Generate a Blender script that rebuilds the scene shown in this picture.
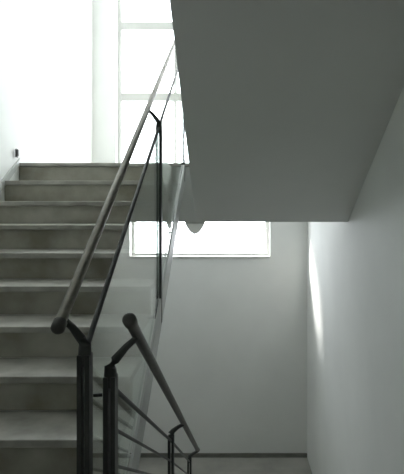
import bpy, bmesh, math, random
from mathutils import Vector, Matrix

for o in list(bpy.data.objects):
    bpy.data.objects.remove(o)
S = bpy.context.scene
COL = S.collection

# ------------------------------------------------------------------ camera
# x to the right, y away from the lens, z up; z = 0 is the main floor
EYE = 1.285
cam_d = bpy.data.cameras.new('camera')
cam = bpy.data.objects.new('camera', cam_d)
COL.objects.link(cam)
cam.location = (0, 0, EYE)
cam.rotation_euler = (math.radians(90), 0, 0)
cam_d.sensor_width = 36.0
cam_d.sensor_fit = 'AUTO'
cam_d.lens = 528 / 474 * 36
cam_d.shift_x = (202 - 230) / 474
cam_d.shift_y = (207 - 237) / 474
cam_d.clip_start = 0.02
S.camera = cam

# ------------------------------------------------------------------ world, sun, exposure
w = bpy.data.worlds.new('overcast_sky')
S.world = w
w.use_nodes = True
wn, wl = w.node_tree.nodes, w.node_tree.links
bgn = wn['Background']
bgn.inputs['Color'].default_value = (0.91, 0.955, 1.0, 1)
bgn.inputs['Strength'].default_value = 6.0

sun_d = bpy.data.lights.new('sun', 'SUN')
sun_d.energy = 6.5
sun_d.angle = math.radians(13.0)
sun_d.color = (1.0, 0.97, 0.92)
sun = bpy.data.objects.new('sun', sun_d)
COL.objects.link(sun)
SUN_DIR = Vector((1.0, -0.46, -0.45)).normalized()
sun.rotation_euler = SUN_DIR.to_track_quat('-Z', 'Y').to_euler()
sun.location = (-3, 10, 5)

S.view_settings.view_transform = 'Standard'
S.view_settings.look = 'None'
S.view_settings.gamma = 1.0
S.view_settings.use_curve_mapping = False
S.view_settings.exposure = 1.1
S.cycles.max_bounces = 24
S.cycles.diffuse_bounces = 14
S.cycles.transparent_max_bounces = 24
S.cycles.sample_clamp_indirect = 6.0

# room dimensions (y distances from the lens)
XL, XR = -1.80, 1.01           # side walls
YB, YF = 6.92, -2.6            # back wall, wall behind the lens
WT = 0.26                      # wall thickness
RISE, RUN = 0.166, 0.29
Z_LOW = -12 * RISE             # lower landing
Z_LAND = 10 * RISE             # upper landing
YN = 4.52                      # front edge of the upper landing
SL = RISE / RUN
Z_TOP = 4.9
XS = -0.46                     # right edge of the flight that goes up
XD = -0.36                     # left edge of the flight going down
XO = -0.292                    # left edge of the flight overhead
Y_D0 = 1.35                    # where the flight going down starts


def window_portal(name, x0, x1, z0, z1):
    d = bpy.data.lights.new(name, 'AREA')
    d.shape = 'RECTANGLE'
    d.size, d.size_y = x1 - x0, z1 - z0
    d.cycles.is_portal = True
    o = bpy.data.objects.new(name, d)
    COL.objects.link(o)
    o.location = ((x0 + x1) / 2, YB + WT + 0.02, (z0 + z1) / 2)
    o.rotation_euler = (math.radians(-90), 0, 0)   # looks towards -y
    return o


W1 = (-1.50, 0.62, Z_LAND + 0.10, Z_LAND + 2.95)           # upper window: x0 x1 z0 z1
W2 = (-1.50, 0.524, EYE - 0.668, EYE - 0.0)                # lower window
window_portal('daylight_upper', *W1)
window_portal('daylight_lower', *W2)


# ------------------------------------------------------------------ materials
def new_mat(name):
    m = bpy.data.materials.new(name)
    m.use_nodes = True
    nt = m.node_tree
    return m, nt, nt.nodes, nt.links, nt.nodes['Principled BSDF']


def noisy(name, c1, c2, scale=4.0, rough=0.6, detail=6.0, bump=0.0, bscale=60.0, metallic=0.0, spec=0.5, stretch=None):
    m, nt, n, l, p = new_mat(name)
    tc = n.new('ShaderNodeTexCoord')
    no = n.new('ShaderNodeTexNoise')
    no.inputs['Scale'].default_value = scale
    no.inputs['Detail'].default_value = detail
    src = tc.outputs['Object']
    if stretch:
        mp = n.new('ShaderNodeMapping')
        mp.inputs['Scale'].default_value = stretch
        l.new(src, mp.inputs['Vector'])
        src = mp.outputs['Vector']
    l.new(src, no.inputs['Vector'])
    r = n.new('ShaderNodeValToRGB')
    r.color_ramp.elements[0].position = 0.33
    r.color_ramp.elements[1].position = 0.67
    r.color_ramp.elements[0].color = (*c1, 1)
    r.color_ramp.elements[1].color = (*c2, 1)
    l.new(no.outputs['Fac'], r.inputs['Fac'])
    l.new(r.outputs['Color'], p.inputs['Base Color'])
    p.inputs['Roughness'].default_value = rough
    p.inputs['Metallic'].default_value = metallic
    p.inputs['Specular IOR Level'].default_value = spec
    if bump:
        nb = n.new('ShaderNodeTexNoise')
        nb.inputs['Scale'].default_value = bscale
        nb.inputs['Detail'].default_value = 4
        l.new(src, nb.inputs['Vector'])
        b = n.new('ShaderNodeBump')
        b.inputs['Strength'].default_value = bump
        b.inputs['Distance'].default_value = 0.01
        l.new(nb.outputs['Fac'], b.inputs['Height'])
        l.new(b.outputs['Normal'], p.inputs['Normal'])
    return m


WALL = noisy('wall_paint', (0.745, 0.755, 0.735), (0.795, 0.805, 0.785), 1.3, 0.75, 3, 0.08, 45, spec=0.25)
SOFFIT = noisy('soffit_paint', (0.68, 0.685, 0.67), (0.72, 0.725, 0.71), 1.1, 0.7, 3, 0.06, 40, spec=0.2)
STONE = noisy('tread_stone', (0.28, 0.27, 0.24), (0.48, 0.47, 0.43), 6.0, 0.42, 8, 0.04, 90, spec=0.4)
RISERM = noisy('riser_stone', (0.24, 0.225, 0.175), (0.46, 0.445, 0.39), 3.5, 0.5, 8, 0.04, 90, spec=0.35)
FLOORM = noisy('floor_stone', (0.30, 0.295, 0.27), (0.41, 0.40, 0.37), 3.0, 0.4, 8, 0.02, 90, spec=0.4)
STEEL = noisy('dark_steel', (0.035, 0.037, 0.035), (0.055, 0.057, 0.053), 12, 0.45, 4, 0.02, 80, metallic=0.3)
SHOE = noisy('pale_channel_paint', (0.50, 0.505, 0.50), (0.55, 0.555, 0.55), 6, 0.5, 3)
RAILM = noisy('brushed_rail', (0.15, 0.14, 0.118), (0.21, 0.198, 0.17), 10, 0.36, 4, metallic=0.75, stretch=(6, 0.5, 6))
RAILD = noisy('dark_brushed_rail', (0.06, 0.058, 0.052), (0.09, 0.086, 0.078), 10, 0.4, 4, metallic=0.6, stretch=(6, 0.5, 6))
CAPM = noisy('dull_end_cap', (0.075, 0.075, 0.068), (0.10, 0.10, 0.09), 9, 0.5, 3, metallic=0.4)
FRAME = noisy('window_frame_paint', (0.52, 0.525, 0.50), (0.57, 0.575, 0.55), 3, 0.4, 2)
SKIRT = noisy('skirting_stone', (0.46, 0.47, 0.46), (0.56, 0.57, 0.555), 5, 0.45, 6)
LAMPM = noisy('lamp_opal', (0.70, 0.70, 0.66), (0.75, 0.75, 0.71), 3, 0.3, 2)
_nt = LAMPM.node_tree
_p = _nt.nodes['Principled BSDF']
_t = _nt.nodes.new('ShaderNodeBsdfTranslucent'); _t.inputs['Color'].default_value = (0.95, 0.95, 0.93, 1)
_m = _nt.nodes.new('ShaderNodeMixShader'); _m.inputs['Fac'].default_value = 0.88
_nt.links.new(_p.outputs[0], _m.inputs[1]); _nt.links.new(_t.outputs[0], _m.inputs[2])
_nt.links.new(_m.outputs[0], _nt.nodes['Material Output'].inputs['Surface'])
DARK = noisy('dark_plastic', (0.05, 0.05, 0.05), (0.07, 0.07, 0.07), 20, 0.5, 2)
BASEM = noisy('baseboard_stone', (0.14, 0.14, 0.12), (0.20, 0.20, 0.18), 6, 0.4, 5)


def glass_mat(name, tint):
    """thin architectural glass: straight-through transmission with Fresnel mirror on both faces"""
    m = bpy.data.materials.new(name)
    m.use_nodes = True
    n, l = m.node_tree.nodes, m.node_tree.links
    n.clear()
    out = n.new('ShaderNodeOutputMaterial')
    mix = n.new('ShaderNodeMixShader')
    tr = n.new('ShaderNodeBsdfTransparent')
    tr.inputs['Color'].default_value = (*tint, 1)
    gl = n.new('ShaderNodeBsdfGlossy')
    gl.inputs['Roughness'].default_value = 0.0
    gl.inputs['Color'].default_value = (1, 1, 1, 1)
    g = n.new('ShaderNodeNewGeometry')
    dot = n.new('ShaderNodeVectorMath'); dot.operation = 'DOT_PRODUCT'
    l.new(g.outputs['Normal'], dot.inputs[0]); l.new(g.outputs['Incoming'], dot.inputs[1])
    ab = n.new('ShaderNodeMath'); ab.operation = 'ABSOLUTE'
    l.new(dot.outputs['Value'], ab.inputs[0])
    om = n.new('ShaderNodeMath'); om.operation = 'SUBTRACT'; om.inputs[0].default_value = 1.0
    l.new(ab.outputs[0], om.inputs[1])
    pw = n.new('ShaderNodeMath'); pw.operation = 'POWER'; pw.inputs[1].default_value = 5.0
    l.new(om.outputs[0], pw.inputs[0])
    ma = n.new('ShaderNodeMath'); ma.operation = 'MULTIPLY_ADD'
    ma.inputs[1].default_value = 0.96; ma.inputs[2].default_value = 0.04
    l.new(pw.outputs[0], ma.inputs[0])
    l.new(ma.outputs[0], mix.inputs['Fac'])
    l.new(tr.outputs[0], mix.inputs[1]); l.new(gl.outputs[0], mix.inputs[2])
    l.new(mix.outputs[0], out.inputs['Surface'])
    return m


GLASS = glass_mat('railing_glass', (0.95, 0.985, 0.965))
PANE = glass_mat('window_glass', (0.985, 0.99, 0.99))


# ------------------------------------------------------------------ mesh helpers
def box(bm, x0, x1, y0, y1, z0, z1):
    r = bmesh.ops.create_cube(bm, size=1.0)
    for v in r['verts']:
        v.co = Vector(((x0 + x1) / 2 + v.co.x * (x1 - x0), (y0 + y1) / 2 + v.co.y * (y1 - y0), (z0 + z1) / 2 + v.co.z * (z1 - z0)))
    return r['verts']


def prism_x(bm, pts, x0, x1):
    """outline in (y, z) drawn along x"""
    a = [bm.verts.new((x0, y, z)) for y, z in pts]
    b = [bm.verts.new((x1, y, z)) for y, z in pts]
    bm.faces.new(a)
    bm.faces.new(b[::-1])
    k = len(pts)
    for i in range(k):
        bm.faces.new((a[i], b[i], b[(i + 1) % k], a[(i + 1) % k]))
    bmesh.ops.recalc_face_normals(bm, faces=bm.faces)


def tube(bm, pts, radii, seg=16, squash=None):
    """swept round bar through pts with a radius at each"""
    pts = [Vector(p) for p in pts]
    rings = []
    up = Vector((0, 0, 1))
    for i, p in enumerate(pts):
        t = (pts[min(i + 1, len(pts) - 1)] - pts[max(i - 1, 0)]).normalized()
        ref = up if abs(t.z) < 0.95 else Vector((0, 1, 0))
        s = t.cross(ref).normalized()
        u = s.cross(t).normalized()
        r = radii[i] if isinstance(radii, (list, tuple)) else radii
        a, b = (r, r) if not squash else (r * squash[0], r * squash[1])
        rings.append([bm.verts.new(p + s * (math.cos(2 * math.pi * k / seg) * a) + u * (math.sin(2 * math.pi * k / seg) * b)) for k in range(seg)])
    for i in range(len(rings) - 1):
        for k in range(seg):
            bm.faces.new((rings[i][k], rings[i][(k + 1) % seg], rings[i + 1][(k + 1) % seg], rings[i + 1][k]))
    bm.faces.new(rings[0][::-1])
    bm.faces.new(rings[-1])
    bmesh.ops.recalc_face_normals(bm, faces=bm.faces)


def lathe(bm, prof, cx, cy, seg=32):
    rings = []
    for r, z in prof:
        if r < 1e-5:
            rings.append([bm.verts.new((cx, cy, z))])
        else:
            rings.append([bm.verts.new((cx + r * math.cos(2 * math.pi * k / seg), cy + r * math.sin(2 * math.pi * k / seg), z)) for k in range(seg)])
    for A, B in zip(rings, rings[1:]):
        for k in range(seg):
            k2 = (k + 1) % seg
            if len(A) == 1 and len(B) == 1:
                continue
            if len(A) == 1:
                bm.faces.new((A[0], B[k], B[k2]))
            elif len(B) == 1:
                bm.faces.new((A[k], A[k2], B[0]))
            else:
                bm.faces.new((A[k], A[k2], B[k2], B[k]))
    if len(rings[0]) > 1:
        bm.faces.new(rings[0])
    if len(rings[-1]) > 1:
        bm.faces.new(rings[-1][::-1])
    bmesh.ops.recalc_face_normals(bm, faces=bm.faces)


def obj(name, bm, mat, parent=None, bevel=0.0, smooth=False, origin=None):
    me = bpy.data.meshes.new(name)
    o = bpy.data.objects.new(name, me)
    if origin is not None:
        bmesh.ops.translate(bm, verts=bm.verts, vec=-Vector(origin))
        o.location = origin
    bm.to_mesh(me)
    bm.free()
    me.materials.append(mat)
    if smooth:
        for p in me.polygons:
            p.use_smooth = True
        try:
            me.set_sharp_from_angle(angle=math.radians(40))
        except Exception:
            pass
    COL.objects.link(o)
    if parent:
        o.parent = parent
        # parts are modelled in world coordinates
        o.location = Vector(o.location) - parent_world(parent)
    if bevel:
        b = o.modifiers.new('bevel', 'BEVEL')
        b.width = bevel
        b.segments = 2
        b.limit_method = 'ANGLE'
    return o


def parent_world(p):
    v = Vector((0, 0, 0))
    while p:
        v += Vector(p.location)
        p = p.parent
    return v


def thing(name, label, cat, loc, group=None):
    o = bpy.data.objects.new(name, None)
    o.empty_display_size = 0.1
    COL.objects.link(o)
    o.location = loc
    o['label'], o['category'] = label, cat
    if group:
        o['group'] = group
    return o


def struct(name, bm, mat, label=None, **k):
    o = obj(name, bm, mat, **k)
    o['kind'] = 'structure'
    if label:
        o['label'] = label
    return o


NB = bmesh.new

# ------------------------------------------------------------------ the room
Z0, Z1 = Z_LOW - 0.2, Z_TOP + 0.15
bm = NB(); box(bm, XL - WT, XL, YF - WT, YB + WT, Z0, Z1); struct('wall_left', bm, WALL)
bm = NB(); box(bm, XR, XR + WT, YF - WT, YB + WT, Z0, Z1); struct('wall_right', bm, WALL)
bm = NB(); box(bm, XL, XR, YF - WT, YF, Z0, Z1); struct('wall_front', bm, WALL)
# back wall around its two window openings
bm = NB()
y0, y1 = YB, YB + WT
box(bm, XL, W1[0], y0, y1, Z0, Z1)
box(bm, W1[1], XR, y0, y1, W2[3], Z1)
box(bm, W2[1], XR, y0, y1, Z0, W2[3])
box(bm, W1[0], W1[1], y0, y1, W1[3], Z1)
box(bm, W1[0], W1[1], y0, y1, W2[3], W1[2])
box(bm, W2[0], W2[1], y0, y1, Z0, W2[2])
struct('wall_back', bm, WALL)

bm = NB(); box(bm, XL, XR, YF, YB, Z_LOW - 0.2, Z_LOW); struct('floor', bm, FLOORM)
bm = NB()
box(bm, XL, -0.366, YF, YN - 9 * RUN, -0.25, 0)
box(bm, -0.366, XR, YF, Y_D0, -0.25, 0)
struct('floor', bm, FLOORM)
bm = NB()
box(bm, XL, XR, YN + 0.32, YB, Z_LAND - 0.25, Z_LAND - 0.03)
box(bm, XL, XR, YN, YN + 0.32, EYE - 0.128, Z_LAND - 0.03)
struct('floor', bm, SOFFIT)
bm = NB()
box(bm, XL, XR, YF, YB, Z_TOP, Z_TOP + 0.15)
struct('ceiling', bm, SOFFIT)
bm = NB(); box(bm, XL, XR, YF, 1.1, 3.30, 3.58); struct('floor', bm, SOFFIT)
# baseboards
bm = NB(); box(bm, XL, XR, YB - 0.018, YB, Z_LOW, Z_LOW + 0.055); struct('baseboard_back', bm, BASEM, bevel=0.004)


# ------------------------------------------------------------------ windows
def window(idx, W, xs, zs, label):
    """painted frame with mullions at xs and transoms at zs, glazed, in the wall opening W"""
    x0, x1, z0, z1 = W
    fy0, fy1 = YB + 0.13, YB + 0.19
    f = 0.05
    bm = NB()
    box(bm, x0, x0 + f, fy0, fy1, z0, z1)
    box(bm, x1 - f, x1, fy0, fy1, z0, z1)
    box(bm, x0 + f, x1 - f, fy0, fy1, z0, z0 + f)
    box(bm, x0 + f, x1 - f, fy0, fy1, z1 - f, z1)
    root = struct('window_%d' % idx, bm, FRAME, label, bevel=0.004, origin=((x0 + x1) / 2, YB + 0.16, z0))
    for x in xs:
        bm = NB(); box(bm, x - f / 2, x + f / 2, fy0 + 0.005, fy1 - 0.005, z0 + f, z1 - f)
        obj('mullion', bm, FRAME, root, bevel=0.004)
    ex = [x0 + f / 2] + list(xs) + [x1 - f / 2]
    ez = [z0 + f / 2] + list(zs) + [z1 - f / 2]
    for a, b in zip(ex, ex[1:]):
        for z in zs:
            bm = NB(); box(bm, a + f / 2, b - f / 2, fy0 + 0.003, fy1 - 0.003, z - 0.055, z + 0.055)
            obj('transom', bm, FRAME, root, bevel=0.004)
        for c, d in zip(ez, ez[1:]):
            bm = NB(); box(bm, a + f / 2 - 0.008, b - f / 2 + 0.008, YB + 0.157, YB + 0.163, c + f / 2 - 0.006, d - f / 2 + 0.006)
            obj('pane', bm, PANE, root)
    return root


w1 = window(1, W1, [-0.72, -0.06], [EYE + 1.47, EYE + 2.42], 'tall white framed window above the upper landing')
w2 = window(2, W2, [], [], 'low wide window under the landing beam')
bm = NB()
box(bm, W2[0], W2[1], YB - 0.02, YB + 0.13, W2[2] - 0.0, W2[2] + 0.022)
obj('window_sill', bm, FRAME, w2, bevel=0.004)
bm = NB()
hx = -0.735
box(bm, hx - 0.016, hx + 0.016, YB + 0.112, YB + 0.132, EYE + 1.33, EYE + 1.45)
tube(bm, [(hx, YB + 0.115, EYE + 1.41), (hx, YB + 0.085, EYE + 1.41), (hx, YB + 0.08, EYE + 1.34)], 0.009, 10)
obj('window_handle', bm, noisy('grey_handle', (0.3, 0.3, 0.3), (0.36, 0.36, 0.36), 5, 0.4), w1)


# ------------------------------------------------------------------ stairs
def flight(root, x0, x1, ys, zs, sgn, n, slab_depth, xl_over=0.0, xr_over=0.0, detail=True, y_top=None, mat=None):
    """n risers starting at (ys, zs); sgn +1 climbs away from the lens, -1 climbs towards it.
    slab_depth: vertical distance from nosing line to soffit."""
    tt, nose, rt = 0.034, 0.022, 0.018
    pts = []
    for i in range(n):
        y = ys + sgn * i * RUN
        pts += [(y, zs + i * RISE - (tt if i else 0.0)), (y, zs + (i + 1) * RISE - tt)]
    ye = ys + sgn * (n - 1) * RUN
    ze = zs + n * RISE - tt
    pts.append((ye + sgn * 0.02, ze))
    def low(y):
        return zs + RISE + (y - ys) * sgn * SL - slab_depth
    pts.append((ye + sgn * 0.02, low(ye)))
    pts.append((ys, low(ys)))
    bm = NB(); prism_x(bm, pts, x0, x1)
    obj('waist_slab', bm, mat or WALL, root)
    if not detail:
        return
    for i in range(n):
        y = ys + sgn * i * RUN
        bm = NB()
        a, b = y - sgn * rt, y - sgn * 0.0005
        box(bm, x0, x1 + xr_over, min(a, b), max(a, b), zs + i * RISE + 0.0005, zs + (i + 1) * RISE - tt - 0.0005)
        obj('riser', bm, RISERM, root)
        if i < n - 1:
            bm = NB()
            a, b = y - sgn * (rt + nose), y + sgn * (RUN - rt - 0.0005)
            box(bm, x0, x1 + xr_over, min(a, b), max(a, b), zs + (i + 1) * RISE - tt, zs + (i + 1) * RISE)
            obj('tread', bm, STONE, root, bevel=0.005)


ya = YN - 9 * RUN
up = thing('stair_flight', 'grey stone stair flight climbing along the left wall behind the glass railing', 'stairs', ((XL + XS) / 2, ya, 0))
flight(up, XL + 0.002, XS, ya, 0.0, +1, 10, 0.30)
# landing edge slab of stone
bm = NB(); box(bm, XL + 0.002, XR - 0.002, YN - 0.04, YB - 0.002, Z_LAND - 0.0295, Z_LAND)
struct('floor', bm, STONE, bevel=0.005)

dn = thing('stair_flight', 'stair flight dropping to the lower landing beside the rod railing', 'stairs', ((XD + XR) / 2, Y_D0 + 11 * RUN, Z_LOW))
flight(dn, XD, XR - 0.002, Y_D0 + 11 * RUN, Z_LOW, -1, 12, 0.30)

# the flight overhead: plain painted soffit from the landing beam up to the floor above
ov = thing('stair_flight', 'upper stair flight overhead seen as a smooth dark grey sloping soffit', 'stairs', ((XD + XR) / 2, YN, Z_LAND))
zs_b = EYE - 0.128
bm = NB()
pts = [(YN - 0.001, zs_b), (YN - 0.001, Z_LAND - 0.031)]
y, z = 4.20, Z_LAND
pts += [(y, Z_LAND - 0.031)]
for i in range(12):
    pts += [(y, z + RISE)]
    z += RISE
    if i < 11:
        y -= RUN
        pts += [(y, z)]
y -= 0.10
ysl = YN - (z - 0.3 - zs_b) / SL
pts += [(y + 0.0, z), (1.102, z), (1.102, zs_b + (YN - 1.102) * SL)]
# drop duplicates
cl = []
for p in pts:
    if not cl or abs(p[0] - cl[-1][0]) + abs(p[1] - cl[-1][1]) > 1e-4:
        cl.append(p)
prism_x(bm, cl, XO, XR - 0.002)
obj('waist_slab', bm, SOFFIT, ov)

# sloping stone skirting of the left wall
bm = NB()
off = 0.05
pA = (ya - 0.05, RISE + off - 0.05 * SL - 0.16)
pts = [(ya - 0.06, 0.0), (ya - 0.06, RISE + off - 0.06 * SL), (YN - 0.02, Z_LAND + off - 0.02 * SL), (YB, Z_LAND + off), (YB, Z_LAND + 0.001), (YN, Z_LAND + 0.001), (ya + 0.02, 0.0)]
prism_x(bm, pts, XL, XL + 0.014)
struct('trim_1', bm, SKIRT)


# ------------------------------------------------------------------ railings
def post(parent, x, y, z_bot, z_top, rail, gap=0.0035, plate=0.0135, depth=0.042):
    """a post made of two upright flat bars, and an arm that carries the handrail at point rail"""
    bm = NB()
    for s in (-1, 1):
        a, b = sorted((x + s * gap, x + s * (gap + plate)))
        box(bm, a, b, y - depth / 2, y + depth / 2, z_bot, z_top)
    p = obj('post', bm, STEEL, parent, bevel=0.002)
    bm = NB()
    end = Vector(rail)
    top = Vector((x, y, z_top))
    h = max(0.02, end.z - z_top)
    k1 = top + Vector((0, 0, min(0.022, h * 0.25)))
    mid = k1.lerp(end, 0.16) + Vector((0, 0, 0.006))
    mid2 = k1.lerp(end, 0.6) + Vector((0, 0, 0.004))
    tube(bm, [top - Vector((0, 0, 0.03)), top, k1, mid, mid2, end - Vector((0, 0, 0.006))], [0.0185, 0.0185, 0.0175, 0.0135, 0.0105, 0.0095], 14)
    obj('rail_bracket', bm, STEEL, p, smooth=True)
    return p


def handrail(parent, pts, r, mat):
    bm = NB()
    pts = [Vector(q) for q in pts]
    tube(bm, pts, r, 24)
    h = obj('handrail', bm, mat, parent, smooth=True)
    for e, d in ((pts[0], (pts[0] - pts[1]).normalized()), (pts[-1], (pts[-1] - pts[-2]).normalized())):
        R = r * 1.2
        bm = NB()
        tube(bm, [e - d * 0.022, e - d * 0.019, e + d * 0.006, e + d * 0.012, e + d * 0.0145], [r * 1.01, R, R, R * 0.8, R * 0.4], 24)
        obj('end_cap', bm, CAPM, h, smooth=True)
    return h


# glass railing of the flight going up
GX = -0.396
def ra(y):        # handrail axis
    return EYE - 0.315 + (y - 1.413) * 0.567
def ga(y):        # top edge of the glass
    return EYE - 0.4005 + (y - 1.44) * 0.562
def nos(y):       # nosing line of the flight going up
    return Z_LAND - (YN - y) * SL
gr = thing('stair_railing', 'glass panel stair railing with steel handrail beside the climbing stone steps', 'railing', (GX, 1.44, 0))
HX = -0.457
ypost = (1.44, 2.94, 4.44)
SH_T, SH_B = 0.035, -0.13        # channel under the glass, relative to the nosing line
for i, y in enumerate(ypost):
    zb = 0.0005 if i == 0 else nos(y) - 0.115
    post(gr, GX, y, zb, ga(y), (HX + 0.002, y + 0.01, ra(y + 0.01) - 0.010))
handrail(gr, [(HX, 1.405, ra(1.405)), (HX, 3.0, ra(3.0)), (HX, 4.53, ra(4.53))], 0.0158, RAILM)
for a, b in zip(ypost, ypost[1:]):
    bm = NB()
    y0, y1 = a + 0.001, b - 0.001
    f = lambda y: max(nos(y) + 0.05, 0.02)
    yk = YN - (Z_LAND + 0.05 - 0.02) / SL
    pts = [(y0, f(y0)), (y0, ga(y0)), (y1, ga(y1)), (y1, f(y1))]
    if y0 < yk < y1:
        pts.append((yk, 0.02))
    prism_x(bm, pts, GX - 0.003, GX + 0.003)
    g = obj('glass_panel', bm, GLASS, gr)
    bm = NB()
    y0, y1 = a + 0.022, b - 0.022
    tube(bm, [(GX, y0, ga(y0) + 0.004), (GX, y1, ga(y1) + 0.004)], 0.0085, 12)
    obj('cap_rod', bm, STEEL, g, smooth=True)
bm = NB()
ys, ye = 1.86, 4.50
prism_x(bm, [(ys, nos(ys) + SH_B), (ys, nos(ys) + SH_T), (ye, nos(ye) + SH_T), (ye, nos(ye) + SH_B)], -0.392, -0.3805)
sh = obj('glass_channel', bm, SHOE, gr)
sh['label'] = 'pale grey channel along the bottom of the glass'
for y in (2.2, 2.94, 3.7, 4.35):
    bm = NB()
    tube(bm, [(XS + 0.0005, y, nos(y) - 0.085), (-0.3925, y, nos(y) - 0.085)], 0.008, 12)
    obj('standoff', bm, SHOE, sh, smooth=True)

# rod railing of the flight going down
DX = -0.335
def rd(y):
    return EYE - 0.318 - (y - 1.45) * 0.577
def nosd(y):
    return -(y - Y_D0) * SL
rr_ = thing('stair_railing', 'dark steel rod railing descending beside the lower wall, nearest to the lens', 'railing', (DX, 1.48, 0))
HDX = -0.272
yp = (1.48, 3.0, 4.36)
tops = (EYE - 0.472, EYE - 1.30, EYE - 2.075)
for y, t in zip(yp, tops):
    k = max(0, math.ceil((y - Y_D0) / RUN - 1e-6)) if y < Y_D0 + 11 * RUN else 12
    zb = -RISE * k + 0.0008
    post(rr_, DX, y, zb, t, (HDX, y + 0.05, rd(y + 0.05) - 0.010))
handrail(rr_, [(HDX, 1.43, rd(1.43)), (HDX, 3.0, rd(3.0)), (HDX, 4.42, rd(4.42))], 0.016, RAILD)
for a, b, ta, tb in zip(yp, yp[1:], tops, tops[1:]):
    for k, (dz, r) in enumerate(((0.028, 0.0075), (0.144, 0.0055), (0.25, 0.005), (0.36, 0.005), (0.47, 0.005), (0.58, 0.005))):
        y0, y1 = a + 0.02, b - 0.02
        s = (tb - ta) / (b - a)
        bm = NB()
        tube(bm, [(DX, y0, ta - dz + s * 0.02), (DX, y1, tb - dz - s * 0.02)], r, 10)
        obj('rod', bm, STEEL, rr_, smooth=True)
# short link between the two first posts
bm = NB()
tube(bm, [(GX + 0.0185, 1.458, EYE - 0.52), (DX - 0.0185, 1.462, EYE - 0.52)], 0.005, 10)
obj('link_rod', bm, STEEL, rr_, smooth=True)

# ------------------------------------------------------------------ small things
lx, ly = -0.31, YN + 0.15
cl_ = thing('ceiling_light', 'small pale dome ceiling light under the landing beam by the low window', 'lamp', (lx, ly, zs_b))
bm = NB(); lathe(bm, [(0.088, zs_b - 0.0005), (0.090, zs_b - 0.012), (0.086, zs_b - 0.018)], lx, ly)
obj('mounting_ring', bm, FRAME, cl_, smooth=True)
bm = NB(); lathe(bm, [(0.085, zs_b - 0.0182), (0.080, zs_b - 0.035), (0.062, zs_b - 0.065), (0.040, zs_b - 0.092), (0.018, zs_b - 0.108), (0, zs_b - 0.113)], lx, ly)
obj('dome', bm, LAMPM, cl_, smooth=True)

sx, sy, sz = XL, 4.41, Z_LAND + 0.075
wp = thing('wall_socket', 'tiny dark upright fitting on the left wall by the landing edge', 'socket', (sx, sy, sz))
bm = NB(); box(bm, sx + 0.0142, sx + 0.024, sy - 0.02, sy + 0.02, sz - 0.036, sz + 0.036)
obj('back_plate', bm, DARK, wp, bevel=0.003)
bm = NB(); box(bm, sx + 0.024, sx + 0.034, sy - 0.012, sy + 0.012, sz - 0.026, sz + 0.026)
obj('insert', bm, noisy('grey_insert', (0.10, 0.10, 0.10), (0.13, 0.13, 0.13), 9, 0.5), wp, bevel=0.002)
